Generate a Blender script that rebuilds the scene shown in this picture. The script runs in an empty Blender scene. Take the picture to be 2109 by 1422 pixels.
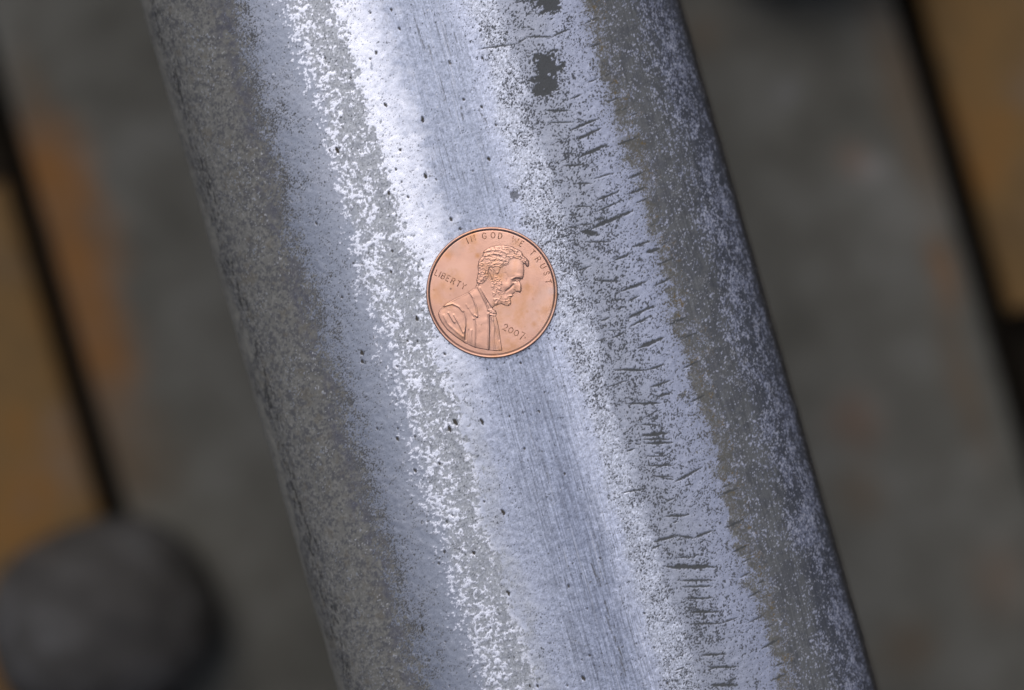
import bpy, bmesh, math, random
import numpy as np
from mathutils import Vector, Matrix

random.seed(7)
RNG = np.random.default_rng(11)
scene = bpy.context.scene
COL = scene.collection
MM = 0.001
R = math.radians

# ----------------------------------------------------------------- camera
ZT = 0.202                      # height of the rail's running surface above the sleeper
TILT, ROLL, DIST = R(1.5), R(16.0), 0.872
X0 = 0.85 * MM                  # point of the running surface in the middle of the frame
KPX = 14.2                      # photograph pixels per mm on the running surface
cpos = Vector((X0 + DIST * math.sin(TILT), 0.0, ZT + DIST * math.cos(TILT)))
fwd = Vector((-math.sin(TILT), 0, -math.cos(TILT)))
ax = Vector((math.cos(TILT), 0, -math.sin(TILT)))      # across the rail, in the picture plane
ay = Vector((0, 1, 0))
rgt = ax * math.cos(ROLL) - ay * math.sin(ROLL)
upv = ax * math.sin(ROLL) + ay * math.cos(ROLL)
cam_d = bpy.data.cameras.new("camera")
cam = bpy.data.objects.new("camera", cam_d)
COL.objects.link(cam)
cam.matrix_world = Matrix(((rgt.x, upv.x, -fwd.x, cpos.x), (rgt.y, upv.y, -fwd.y, cpos.y),
                           (rgt.z, upv.z, -fwd.z, cpos.z), (0, 0, 0, 1)))
cam_d.sensor_width = 36.0
cam_d.lens = KPX * DIST * 1000 / 2109 * 36.0
cam_d.clip_start, cam_d.clip_end = 0.01, 100.0
cam_d.dof.use_dof = True
cam_d.dof.focus_distance = DIST
cam_d.dof.aperture_fstop = 7.8
scene.camera = cam


def at(u, v, z):
    """world x, y (metres) at height z under the photograph's pixel u, v"""
    f = KPX * DIST * 1000
    d = fwd + rgt * ((u - 1054.5) / f) - upv * ((v - 711) / f)
    t = (z - cpos.z) / d.z
    p = cpos + d * t
    return p.x, p.y


# ----------------------------------------------------------------- sky, sun, exposure
SUN_EL, SUN_AZ = R(63.5), R(2)          # azimuth measured clockwise from +Y
w = bpy.data.worlds.new("World")
scene.world = w
w.use_nodes = True
nt = w.node_tree
bg = nt.nodes["Background"]
sky = nt.nodes.new("ShaderNodeTexSky")
sky.sky_type = 'NISHITA'
sky.sun_disc = False
sky.sun_elevation = SUN_EL
sky.sun_rotation = SUN_AZ
sky.air_density, sky.dust_density, sky.ozone_density = 1.0, 6.0, 0.6
nt.links.new(sky.outputs[0], bg.inputs[0])
bg.inputs[1].default_value = 0.05
sd = bpy.data.lights.new("sun", 'SUN')
sd.energy = 0.88
sd.angle = R(66)
sd.color = (1.0, 0.985, 0.965)
sun = bpy.data.objects.new("sun", sd)
COL.objects.link(sun)
sdir = Vector((math.cos(SUN_EL) * math.sin(SUN_AZ), math.cos(SUN_EL) * math.cos(SUN_AZ), math.sin(SUN_EL)))
sun.rotation_euler = sdir.to_track_quat('Z', 'Y').to_euler()
sun.location = sdir * 3
scene.view_settings.view_transform = 'Standard'
scene.view_settings.look = 'None'
scene.view_settings.exposure = 0.0
scene.view_settings.gamma = 1.0


# ----------------------------------------------------------------- helpers
def lin(r, g, b):
    f = lambda c: c / 255 / 12.92 if c <= 10.3 else ((c / 255 + 0.055) / 1.055) ** 2.4
    return np.array([f(r), f(g), f(b)])


def thing(name, label, cat, loc=(0, 0, 0), group=None):
    o = bpy.data.objects.new(name, None)
    o.empty_display_size = 0.01
    COL.objects.link(o)
    o.location = loc
    o['label'] = label
    o['category'] = cat
    if group:
        o['group'] = group
    return o


def obj(name, me, mat, parent=None):
    o = bpy.data.objects.new(name, me)
    COL.objects.link(o)
    if mat:
        me.materials.clear()
        me.materials.append(mat)
    if parent:
        o.parent = parent
    return o


def mesh_np(name, co, quads, smooth=True):
    me = bpy.data.meshes.new(name)
    n, f = len(co), len(quads)
    k = quads.shape[1]
    me.vertices.add(n)
    me.vertices.foreach_set("co", np.ascontiguousarray(co, dtype=np.float32).ravel())
    me.loops.add(f * k)
    me.loops.foreach_set("vertex_index", np.ascontiguousarray(quads, dtype=np.int32).ravel())
    me.polygons.add(f)
    me.polygons.foreach_set("loop_start", np.arange(0, f * k, k, dtype=np.int32))
    me.polygons.foreach_set("loop_total", np.full(f, k, dtype=np.int32))
    me.polygons.foreach_set("use_smooth", np.full(f, smooth))
    me.update(calc_edges=True)
    me.validate()
    return me


def mesh_bm(name, bm, smooth=False):
    me = bpy.data.meshes.new(name)
    bmesh.ops.recalc_face_normals(bm, faces=bm.faces)
    bm.to_mesh(me)
    bm.free()
    for p in me.polygons:
        p.use_smooth = smooth
    return me


def grid_quads(nr, nc):
    i = np.arange((nr - 1) * (nc - 1))
    r, c = i // (nc - 1), i % (nc - 1)
    a = r * nc + c
    return np.stack([a, a + 1, a + nc + 1, a + nc], 1)


def noise(shape, step, sy, sx=None):
    """smooth gaussian noise, unit variance; sy/sx = feature size in mm, step = grid step in mm"""
    sx = sx or sy
    g = RNG.standard_normal(shape)
    fy = np.fft.fftfreq(shape[0], step[0])[:, None]
    fx = np.fft.rfftfreq(shape[1], step[1])[None, :]
    k = np.exp(-2 * (np.pi * 0.5) ** 2 * ((fy * sy) ** 2 + (fx * sx) ** 2) * 0.5)
    o = np.fft.irfft2(np.fft.rfft2(g) * k, shape)
    return (o - o.mean()) / o.std()


def sm(a, b, x):
    t = np.clip((x - a) / (b - a), 0, 1)
    return t * t * (3 - 2 * t)


_zq = np.linspace(-3.6, 3.6, 721)
_pq = 0.5 * (1 + np.array([math.erf(z / math.sqrt(2)) for z in _zq]))


def over(n, dens, soft=0.22):
    """soft mask that covers the share dens of a unit gaussian noise"""
    T = np.interp(1 - np.clip(dens, 0.0003, 0.9997), _pq, _zq)
    return sm(T - soft, T + soft, n)


def curve(x, pts):
    p = np.array(pts)
    return np.interp(x, p[:, 0], p[:, 1])


class NT:
    """small node-tree writer"""
    def __init__(self, name):
        self.m = bpy.data.materials.new(name)
        self.m.use_nodes = True
        self.t = self.m.node_tree
        self.b = self.t.nodes["Principled BSDF"]

    def n(self, kind, **kw):
        nd = self.t.nodes.new(kind)
        for k, v in kw.items():
            if hasattr(nd, k):
                setattr(nd, k, v)
            else:
                nd.inputs[k].default_value = v
        return nd

    def l(self, a, b):
        self.t.links.new(a, b)

    def noise(self, scale, detail=4, rough=0.55, vec=None):
        nd = self.n("ShaderNodeTexNoise")
        nd.inputs["Scale"].default_value = scale
        nd.inputs["Detail"].default_value = detail
        nd.inputs["Roughness"].default_value = rough
        if vec is None:
            if not hasattr(self, 'tc'):
                self.tc = self.n("ShaderNodeTexCoord")
            vec = self.tc.outputs["Object"]
        self.l(vec, nd.inputs["Vector"])
        return nd.outputs["Fac"]

    def ramp(self, src, stops):
        r = self.n("ShaderNodeValToRGB")
        e = r.color_ramp.elements
        while len(e) > 1:
            e.remove(e[-1])
        for i, (p, c) in enumerate(stops):
            el = e[0] if i == 0 else e.new(p)
            el.position = p
            el.color = tuple(c) + (1,) if hasattr(c, '__len__') else (c, c, c, 1)
        self.l(src, r.inputs[0])
        return r.outputs[0]

    def mix(self, fac, a, b, mode='MIX'):
        m = self.n("ShaderNodeMix")
        m.data_type = 'RGBA'
        m.blend_type = mode
        for s, i in ((fac, 0), (a, 6), (b, 7)):
            if hasattr(s, 'is_linked'):
                self.l(s, m.inputs[i])
            else:
                m.inputs[i].default_value = s if not hasattr(s, '__len__') else tuple(s) + (1,)
        return m.outputs[2]

    def bump(self, src, dist, strength=1.0):
        b = self.n("ShaderNodeBump")
        b.inputs["Strength"].default_value = strength
        b.inputs["Distance"].default_value = dist
        self.l(src, b.inputs["Height"])
        self.l(b.outputs[0], self.b.inputs["Normal"])

    def set(self, **kw):
        for k, v in kw.items():
            k = {'color': 'Base Color', 'rough': 'Roughness', 'metal': 'Metallic', 'spec': 'Specular IOR Level'}[k]
            if hasattr(v, 'is_linked'):
                self.l(v, self.b.inputs[k])
            else:
                self.b.inputs[k].default_value = v if not hasattr(v, '__len__') else tuple(v) + (1,)


# ----------------------------------------------------------------- rail: section of the worn head
def head_profile():
    """right half of the head's top, from the crown out to its widest point: (arc, x, z, angle) in mm"""
    out = [(0, 0, 0, 0)]
    segs = [(254, 0, 3.2), (62, 3.2, 15.5), (14.6, 15.5, 88.0)]
    x = z = s = 0.0
    for rad, a0, a1 in segs:
        n = max(2, int(rad * R(a1 - a0) / 0.05))
        for i in range(1, n + 1):
            a = R(a0 + (a1 - a0) * (i - 0.5) / n)
            ds = rad * R(a1 - a0) / n
            x += ds * math.cos(a)
            z -= ds * math.sin(a)
            s += ds
            out.append((s, x, z, R(a0 + (a1 - a0) * i / n)))
    return np.array(out)


PROF = head_profile()
HALF = PROF[-1, 1]
WID = 38.4 / HALF               # stretch to the measured half width


def crown(xmm):
    """height (mm, below the crown) and slope angle of the head at x"""
    a = abs(xmm) / WID
    return np.interp(a, PROF[:, 1], PROF[:, 2]), np.interp(a, PROF[:, 1], PROF[:, 3]) * np.sign(xmm)


# fine grid of the visible stretch of the head
STEP = 0.115
S1 = PROF[-1, 0]
ns = int(2 * S1 / STEP) | 1
sarc = np.linspace(-S1, S1, ns)
YF = 74.0
ny = int(2 * YF / STEP) | 1
yy = np.linspace(-YF, YF, ny)
hx = np.interp(np.abs(sarc), PROF[:, 0], PROF[:, 1]) * np.sign(sarc) * WID
hz = np.interp(np.abs(sarc), PROF[:, 0], PROF[:, 2])
ha = np.interp(np.abs(sarc), PROF[:, 0], PROF[:, 3]) * np.sign(sarc)
shape, step = (ny, ns), (yy[1] - yy[0], sarc[1] - sarc[0])
N = lambda a, b=None: noise(shape, step, a, b)
Xg, Yg = np.meshgrid(hx, yy)
cr, sr = math.cos(ROLL), math.sin(ROLL)
# wear coordinates: u, v along and across the marks (a turned copy of x, y, scaled), h = share of the head's width
xs = Xg - 0.85
UU = 1054.5 + KPX * (xs * cr - Yg * sr)
VV = 711 - KPX * (xs * sr + Yg * cr)
H0 = (Xg + 38.4) / 76.8
low = N(7.0, 3.0)
mid = N(1.6, 1.1)
h = H0 + 0.0045 * low + 0.003 * mid
vv = VV

# ---- noises
n12, n18, n25, n40, n70 = N(.13), N(.19), N(.27), N(.48), N(.95)
n25b, n40b, n70b, n15 = N(.24), N(.46), N(.85), N(1.6)
nwide = N(4.5)
streak = N(5.0, .05)
streak2 = N(2.2, .07)
flowv = N(.30, .42)

ONE = np.ones(shape)


def C(r, g, b):
    return lin(r, g, b)[None, None, :] * ONE[..., None]


def mx(a, b, m):
    return a + (b - a) * m[..., None]


def mf(a, b, m):
    return a + (b - a) * m


KM, KD = np.array([.92, .94, .98]), 1.68              # bare-metal and dull-coat reflectances relative to how they look under this sky
# start: dull crust on the whole head
col = C(100, 101, 100) * KD
met = 0.0 * ONE
rou = 0.72 * ONE
hgt = 0.0 * ONE                 # relief, mm

# crust on the left shoulder
cr_l = over(0.65 * n40 + 0.5 * n70 + 0.4 * n18, 0.45 * ONE, 0.5)
col = mx(col, C(70, 72, 78) * KD, 0.75 * over(0.45 * n70b + 0.65 * n25, 0.45 * ONE, 0.6))
col = mx(col, C(120, 121, 120) * KD, 0.6 * over(0.5 * n40b + 0.7 * n25b, 0.26 * ONE, 0.5))
col = mx(col, C(94, 91, 84) * KD, 0.5 * over(0.8 * n15 + 0.5 * n40, 0.12 * ONE, 0.6))
hgt += 0.008 * n40 + 0.004 * n25 + 0.012 * n70b
# bluish dark seam at the inner border of the crust
seam = np.exp(-((h - .150) / .017) ** 2) * (H0 < .5)
col = mx(col, C(74, 76, 88) * KD, 0.75 * seam * sm(-1.0, 1.0, n70))
# paler rolled lip at the left border and the dark pitted line inside it
lip = 1 - sm(.010, .022, h)
col = mx(col, C(122, 122, 118) * KD, 0.75 * lip)
pitl = np.exp(-((h - .032) / .013) ** 2)
dk = over(0.8 * N(1.1, .35) + .5 * n40, 0.30 * ONE, .35) * pitl
col = mx(col, C(50, 51, 52) * KD, dk * .85)
hgt -= 0.05 * dk
vein = np.exp(-(N(1.6, .5) / 0.10) ** 2) * np.exp(-((h - .045) / .02) ** 2)
col = mx(col, C(150, 150, 148) * KD, .45 * vein)
fil = np.exp(-(N(.9, .55) / 0.09) ** 2) * over(n70 + .4 * n15, .45 * ONE, .8) * (H0 < .17)
col = mx(col, C(136, 137, 137) * KD, .42 * fil)
# dim glints
gl = over(.8 * n18 + .6 * N(.30), 0.016 * curve(h, [(0, 0), (.04, .2), (.09, 1), (.14, .7), (.17, 0)]) * sm(-.6, 1.2, N(3.2)) * 4.5, .12)
glm = np.clip(gl, 0, 1)

# right shoulder: grey coat with blue-white bloom
rs = sm(.815, .85, h)
right = mx(C(86, 89, 93) * KD, C(77, 80, 86) * KD, over(.8 * n15 + .4 * n25, .45 * ONE, .6))
bloom_d = curve(H0, [(.80, .42), (.845, .30), (.865, .10), (.89, .06), (.91, .22), (.935, .42), (.965, .52), (.985, .36), (1, .12)])
bloom_d = np.clip(bloom_d * (1 + .6 * np.clip(.6 * nwide + .6 * N(2.0, 1.2), -1.2, 1.3)), 0, .8)
bl_n = .6 * n18 + .6 * N(.34, .24) + .35 * n12 + .34 * N(1.0)
bl_n /= bl_n.std()
bloom = over(bl_n, bloom_d, .45)
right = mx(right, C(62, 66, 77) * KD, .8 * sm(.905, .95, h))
right = mx(right, C(114, 120, 141) * KD, bloom * .75)
right = mx(right, C(168, 173, 190) * KD, .6 * over(bl_n + .5 * n18, bloom_d * .16, .3))
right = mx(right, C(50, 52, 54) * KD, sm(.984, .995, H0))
col = mx(col, right, rs)
hgt = mf(hgt, .003 * n25 + .008 * n70 + .010 * bloom, rs)
rou = mf(rou, .60, rs)

lw = N(5.0, .16)
col = col * (1 + .10 * (rs * np.clip(lw + .5 * n12, -2, 2))[..., None])
col = mx(col, C(128, 131, 140) * KD, rs * .6 * over(.8 * n12 + .5 * n18 + .5 * n70, .035 * ONE, .25))
# bare steel between the shoulders
steel_l = over(-.1 * n70 + n25 * .55 + n12 * .6, curve(h, [(.135, 0), (.155, .25), (.172, .62), (.19, .90), (.22, .995), (1, 1)]), .45)
steel_r = over(.55 * n25b + .5 * n12 + .6 * N(1.2, 2.0), curve(h, [(.79, 1), (.812, .93), (.828, .45), (.85, .08), (.87, 0)]), .45)
steel = steel_l * steel_r
base = mx(C(163, 170, 186), C(171, 177, 192), sm(-1, 1.5, .7 * nwide + .4 * n70))  # steel colours raised towards the shoulders to offset the light's falloff
# grey gap beside the flakes
gap = sm(.275, .30, h) * (1 - sm(.40, .46, h))
base = mx(base, C(176, 181, 190), gap)
base = mx(base, C(160, 165, 177), gap * .6 * sm(-.5, 1, n40b))
base = base * (1 + .13 * (gap * np.clip(.7 * n18 + .6 * n12, -2, 2.5))[..., None])
# running band
fadew = sm(520, 1000, vv)  # gloss dimming along the rail, put into the band's colours
run = sm(.385, .425, h)
runc = mx(C(158, 166, 186), C(157, 164, 183), sm(150, 1150, vv))
deep = np.exp(-((h - .535) / .055) ** 2)
runc = mx(runc, C(136, 144, 166), deep * sm(350, 1100, vv) * .75)
runc = mx(runc, C(170, 178, 199), np.clip(.10 * nwide + .10, 0, .35))
rimb = sm(.385, .40, h) * (1 - sm(.41, .47, h))
runc = mx(runc, C(184, 191, 212), rimb * (.8 - .35 * fadew))
lite_r = np.exp(-((h - .600) / .030) ** 2)
runc = mx(runc, C(186, 193, 214), lite_r * .75)
grain = sm(.43, .47, h) * (1 - sm(.585, .615, h))
runc = runc * (1 + (.07 + .09 * fadew)[..., None] * (grain * np.clip(.75 * streak + .65 * streak2, -2, 2))[..., None])
runc = runc * (1 + .075 * np.clip(n18 + .9 * n12, -2.4, 2.4)[..., None])
base = mx(base, runc, run)
# right half of the band: frosted strip, then grey speckled strip
fro = sm(.595, .625, h) * (1 - sm(.655, .69, h))
base = mx(base, C(186, 192, 208), fro * .95)
base = base * (1 + (.20 * fro * np.clip(n18 * .8 + n12 * .6, -2, 2.4))[..., None])
grs = sm(.65, .69, h)
base = mx(base, mx(C(162, 168, 184), C(178, 185, 207), sm(.69, .80, h + .008 * nwide)), grs)  # right strip likewise raised in colour against the light's falloff
base = base * (1 + .05 * n12[..., None])
mrou = .36 * ONE
mrou = mf(mrou, .42, gap)
mrou = mf(mrou, .30, run)
mrou = mf(mrou, .40, grs)

# bright flakes and the bright strip
wd = curve(h, [(.245, 0), (.258, .03), (.270, .18), (.285, .38), (.312, .40), (.328, .20), (.346, .12), (.360, .20), (.372, .55), (.384, .93), (.40, .985), (1, .985)])
wd = wd * (1 - .30 * sm(.33, .345, h) * (1 - sm(.36, .375, h)) * sm(500, 900, vv))
fl_n = .62 * n40 + .66 * n25 + .42 * n70b + .34 * n12
fl_n = fl_n / fl_n.std()
flake = over(fl_n, wd, .24)
wfade_end = mf(.455, .405, fadew)
flake = flake * (1 - sm(wfade_end - .065, wfade_end + .03, h + .006 * n70))
wcol = mx(C(225, 229, 243), C(192, 199, 220), fadew * sm(.366, .386, h))  # bright strip's gloss fade along the rail, painted into its colour
wcol = wcol * (1 + .035 * n12[..., None])
base = mx(base, wcol, flake)
mrou = mf(mrou, .26, flake)
hgt = mf(hgt, .0025 * n40 + .003 * n70, steel)
hgt += .008 * flake * (h < .40)

# dark specks in the steel
sd_ = curve(h, [(.15, .36), (.185, .32), (.205, .16), (.235, .06), (.27, .028), (.36, .035), (.385, .055), (.43, .030), (.46, .012), (.57, .013),
                (.60, .035), (.625, .17), (.66, .25), (.72, .25), (.765, .17), (.80, .13), (.83, .3)])
sd_ = sd_ * np.clip(1 + .5 * np.clip(.5 * nwide + .6 * n15, -1.2, 1.4), .1, 3)
sp_n = .66 * n18 + .38 * n25b + .60 * n12 + .24 * n70
sp_n /= sp_n.std()
sp_f = .75 * n12 + .55 * N(.16) + .25 * n25 + .12 * n15
sp_f /= sp_f.std()
sp_n = mf(sp_f, sp_n, sm(.655, .69, h))
spk = over(sp_n, np.clip(sd_, 0, .6), .30) * (1 - .5 * flake)
big = over(.8 * n40b + .35 * n18, .020 * sm(.63, .70, h) * (1 + .8 * n15), .2)
spk = np.maximum(spk, big)
DARK = mx(C(62, 65, 70) * KD, C(84, 80, 66) * KD, sm(.79, .83, h) * .8)
DARK = mx(DARK, C(66, 67, 68) * KD, (H0 < .3) * ONE)
col = mx(col, base * KM, steel)
met = mf(met, 1.0, steel)
rou = mf(rou, mrou, steel)
a = spk * steel * .88
col = mx(col, DARK, a)
met *= 1 - a
rou = mf(rou, .65, a)
hgt -= .008 * a
# olive-brown film along the right border of the steel
ol = np.exp(-((h - .832) / .016) ** 2) * over(.7 * n40 + .6 * n25 + .3 * n15, .46 * ONE, .4)
col = mx(col, C(84, 84, 79) * KD, ol * .65)
met *= 1 - ol * .8
ru = np.exp(-((h - .838) / .02) ** 2) * over(n25b + .6 * n70, .022 * ONE, .3)
col = mx(col, C(96, 82, 50) * KD, ru * .7)
met *= 1 - ru


def seg_mask(u1, v1, u2, v2, wpx, rag=.35):
    """a lens-shaped mark between two points; returns slice and mask"""
    pad = wpx * 2.5 + 4
    cu, cv = (u1 + u2) / 2 - 1054.5, -((v1 + v2) / 2 - 711)
    xc = .85 + (cu * cr + cv * sr) / KPX
    yc = (-cu * sr + cv * cr) / KPX
    ext = (math.hypot(u2 - u1, v2 - v1) / 2 + pad) / KPX
    i0, i1 = np.searchsorted(yy, [yc - ext, yc + ext])
    j0, j1 = np.searchsorted(hx, [xc - ext, xc + ext])
    if i1 <= i0 or j1 <= j0:
        return None, None
    sl = (slice(i0, i1), slice(j0, j1))
    U, V = UU[sl], VV[sl]
    du, dv = u2 - u1, v2 - v1
    L = math.hypot(du, dv)
    t = ((U - u1) * du + (V - v1) * dv) / (L * L)
    d = ((U - u1) * -dv + (V - v1) * du) / L
    wob = rag * wpx * n40[sl] + .25 * wpx * n18[sl]
    prof = wpx * np.clip(1 - (2 * t - 1) ** 2, 0, 1) ** .8
    m = sm(.9, -.9, np.abs(d + .5 * wob) - prof) * (t > 0) * (t < 1)
    return sl, m


cracks = [(1082, 76, 1137, 76, 2), (1135, 77, 1172, 60, 2), (982, 102, 1068, 90, 1.3), (1066, 91, 1086, 77, 1.2), (1120, 228, 1178, 228, 2),
          (1125, 253, 1181, 252, 1.3), (1171, 270, 1236, 242, 2.8), (1184, 289, 1240, 263, 2.8), (1191, 325, 1253, 296, 3.6),
          (1155, 317, 1187, 317, 1.6), (1158, 342, 1206, 340, 1.9), (1184, 378, 1220, 378, 1.9), (1222, 369, 1266, 356, 1.4),
          (1224, 415, 1276, 394, 2.2), (1184, 425, 1220, 426, 1.4), (1226, 437, 1279, 414, 1.7), (1214, 472, 1306, 433, 4.4),
          (1191, 463, 1223, 462, 1.6), (1292, 401, 1332, 384, 2.4), (1269, 300, 1316, 281, 2.2), (1292, 369, 1329, 352, 2.2),
          (1212, 97, 1240, 87, 2), (1205, 48, 1232, 35, 2), (1197, 477, 1235, 484, 5), (1202, 499, 1259, 498, 1.6), (1264, 537, 1301, 522, 2.2),
          (1186, 559, 1221, 547, 1.3), (1221, 579, 1280, 579, 2), (1276, 602, 1335, 578, 2.7), (1290, 657, 1349, 629, 2.7),
          (1295, 674, 1344, 650, 2), (1312, 719, 1370, 694, 3.8), (1376, 670, 1415, 653, 2.6), (1228, 704, 1254, 695, 1.1),
          (1262, 762, 1336, 763, 2.5), (1331, 764, 1373, 749, 2.2), (1248, 799, 1297, 782, 1.2), (1340, 798, 1382, 784, 2.6),
          (1288, 832, 1363, 830, 2.7), (1351, 820, 1386, 807, 2.2), (1322, 897, 1377, 892, 4), (1324, 905, 1382, 905, 2.2),
          (1324, 913, 1387, 912, 3), (1321, 875, 1354, 875, 1.7), (1326, 940, 1372, 940, 1.2), (1333, 959, 1389, 959, 2.2),
          (1343, 982, 1387, 982, 1.7), (1279, 1016, 1330, 1007, 1.5), (1387, 994, 1448, 962, 2.8), (1344, 1117, 1398, 1102, 2.7),
          (1394, 1104, 1432, 1109, 2.2), (1428, 1109, 1469, 1092, 2.7), (1367, 1064, 1421, 1061, 2.2), (1364, 1167, 1481, 1168, 4.6),
          (1397, 1196, 1471, 1196, 2), (1404, 1209, 1471, 1208, 2), (1410, 1233, 1474, 1232, 2), (1417, 1261, 1481, 1260, 2.9),
          (1417, 1285, 1487, 1285, 2.2), (1484, 1285, 1524, 1271, 1.4), (1442, 1350, 1497, 1348, 2.7), (1457, 1375, 1521, 1374, 2.6),
          (1463, 1412, 1521, 1411, 4), (1480, 1022, 1524, 1005, 2.2), (1493, 1089, 1534, 1070, 2.6), (1507, 1140, 1544, 1122, 2.2),
          (1525, 1190, 1548, 1178, 1.8), (1566, 1338, 1607, 1317, 2.7), (1540, 1232, 1570, 1216, 1.8), (1395, 1149, 1435, 1147, 1.4),
          (1540, 1284, 1574, 1268, 1.6), (1592, 1402, 1622, 1388, 2), (1175, 205, 1200, 193, 1.6), (1250, 210, 1280, 198, 1.7),
          (1300, 510, 1340, 496, 2.6), (1330, 520, 1360, 512, 4), (1352, 548, 1390, 530, 2), (1345, 590, 1384, 572, 2.2), (1400, 700, 1440, 684, 2),
          (1405, 760, 1440, 744, 2), (1420, 830, 1452, 815, 1.8), (1225, 455, 1245, 445, 1.6), (1255, 620, 1282, 617, 1.5), (1246, 520, 1262, 515, 1.6)]
for i in range(46):                                   # many shorter ones of the same kind
    v0 = random.uniform(20, 1440)
    h0 = random.choice([random.gauss(.695, .03), random.gauss(.71, .03), random.gauss(.83, .012)])
    u0 = 290 + .2868 * v0 + 1112 * h0
    ln = random.uniform(9, 26)
    sl_ = random.choice([0.02, 0.02, -.38, -.45]) if h0 < .79 else -.45
    cracks.append((u0 - ln / 2, v0 - sl_ * ln / 2, u0 + ln / 2, v0 + sl_ * ln / 2, random.uniform(.9, 1.9)))
crk = np.zeros(shape)
for c in cracks:
    sl, m = seg_mask(*c)
    if sl:
        crk[sl] = np.maximum(crk[sl], m)


def blob(u0, v0, ru, rv, ang=0.0, rag=.27):
    du, dv = UU - u0, VV - v0
    c_, s_ = math.cos(ang), math.sin(ang)
    q = np.sqrt(((du * c_ + dv * s_) / ru) ** 2 + ((-du * s_ + dv * c_) / rv) ** 2)
    return sm(1.08, .92, q + rag * (.7 * n70 + .55 * n25 + .5 * N(.3, 1.2) + .25 * n12))


for bb in [(1127, 135, 27, 30), (1121, 168, 26, 30), (1125, 8, 26, 20), (1060, 402, 9, 10)]:
    crk = np.maximum(crk, blob(*bb) * (1 if bb[2] > 10 else .6))
col = mx(col, C(62, 65, 68) * KD, crk * .95)
met *= 1 - crk
rou = mf(rou, .55, crk)
hgt -= .025 * crk

# pits
pit = np.zeros(shape)
pits = [(858, 656, 5), (938, 618 + 252, 6), (993, 869, 6), (1035, 1056, 6), (882 - 76, 1155, 0), (868, 1297, 5), (1046, 1223, 5), (975, 1140, 4), (871, 245, 5),
        (871, 247, 5), (793, 217, 4), (1007, 328, 4), (693, 310, 6), (744, 727, 5), (1148, 884, 0), (745, 745, 4), (925, 884, 6), (818, 905, 4), (1202, 1398, 5),
        (927, 129, 4), (876, 363, 5), (800, 398, 4), (929, 452, 4), (854, 970, 4), (700, 1105, 0)]
for i in range(70):
    v0 = random.uniform(0, 1422)
    h0 = random.uniform(.19, .62)
    pits.append((290 + .2868 * v0 + 1112 * h0, v0, random.uniform(1.6, 3.2)))
for (u0, v0, r0) in pits:
    if r0 <= 0:
        continue
    sl, m = seg_mask(u0 - r0 * .45 - .6, v0 - r0 * 1.1, u0 + r0 * .45 + .6, v0 + r0 * 1.1, r0 * .62, .5)
    if sl:
        pit[sl] = np.maximum(pit[sl], m)
col = mx(col, C(58, 55, 50) * KD, pit)
met *= 1 - pit
rou = mf(rou, .6, pit)
hgt -= .05 * pit
hgt += (.018 * N(5.0, 9.0) + .022 * N(1.2, 3.0)) * sm(.42, .49, np.abs(H0 - .5))

# longitudinal scratches: dark grooves and bright scores
scr = np.zeros(shape)
scb = np.zeros(shape)
for i in range(90):
    v0 = random.uniform(-40, 1450)
    h0 = random.gauss(.525, .035) if random.random() < .8 else random.uniform(.4, .6)
    u0 = 290 + .2868 * v0 + 1112 * h0
    ln = random.uniform(25, 190)
    sl_ = .287 + random.gauss(-.03, .03)
    dv_ = ln * .96
    tgt = scr if random.random() < .55 else scb
    sl, m = seg_mask(u0, v0, u0 + sl_ * dv_, v0 + dv_, random.uniform(.4, 1.0), .3)
    if sl:
        tgt[sl] = np.maximum(tgt[sl], m * random.uniform(.35, 1))
for c in [(851, 30, 880, 118, 1.4), (878, 78, 892, 130, 1.6), (903, 150, 930, 245, 1.1), (985, 225, 1004, 255, 1.8), (948, 215, 954, 250, 2.2), (1215, 1155, 1232, 1200, 2.4),
          (1240, 1215, 1256, 1275, 2), (1260, 1300, 1283, 1360, 2.6), (1275, 1350, 1290, 1395, 2), (1230, 1180, 1245, 1235, 1.3), (926, 40, 948, 110, 1), (1245, 1260, 1262, 1310, 1.4)]:
    sl, m = seg_mask(*c)
    if sl:
        scr[sl] = np.maximum(scr[sl], m)
scr *= over(n40, .72 * ONE, .5)
col = mx(col, C(70, 72, 76) * KD, scr * .7)
met *= 1 - scr * .6
hgt -= .01 * scr
col = mx(col, C(214, 218, 230) * KM, scb * .45)
# small bright glints in the crust
col = mx(col, C(214, 216, 220) * KM, glm * .9)
met = np.maximum(met, glm * .9)
rou = mf(rou, .4, glm)
hgt += .01 * glm

# ---- mesh: fine rows plus coarse rows out to the rail's ends
YE = 600.0
rows_lo = np.linspace(-YE, -YF - 1.5, 180)
rows_hi = -rows_lo[::-1]
under_x = np.array([38.5, 38.9, 38.6, 36.5, 20.0, 11.0, 9.0])
under_z = np.array([-28.0, -44.0, -46.5, -48.0, -52.0, -55.5, -60.0])
nx_, nz_ = np.sin(ha), np.cos(ha)
fx = Xg + hgt * nx_[None, :]
fz = hz[None, :] + hgt * nz_[None, :]


def strip(ylist):
    return np.stack([np.tile(hx, (len(ylist), 1)), np.repeat(ylist[:, None], ns, 1), np.tile(hz, (len(ylist), 1))], 2)


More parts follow.
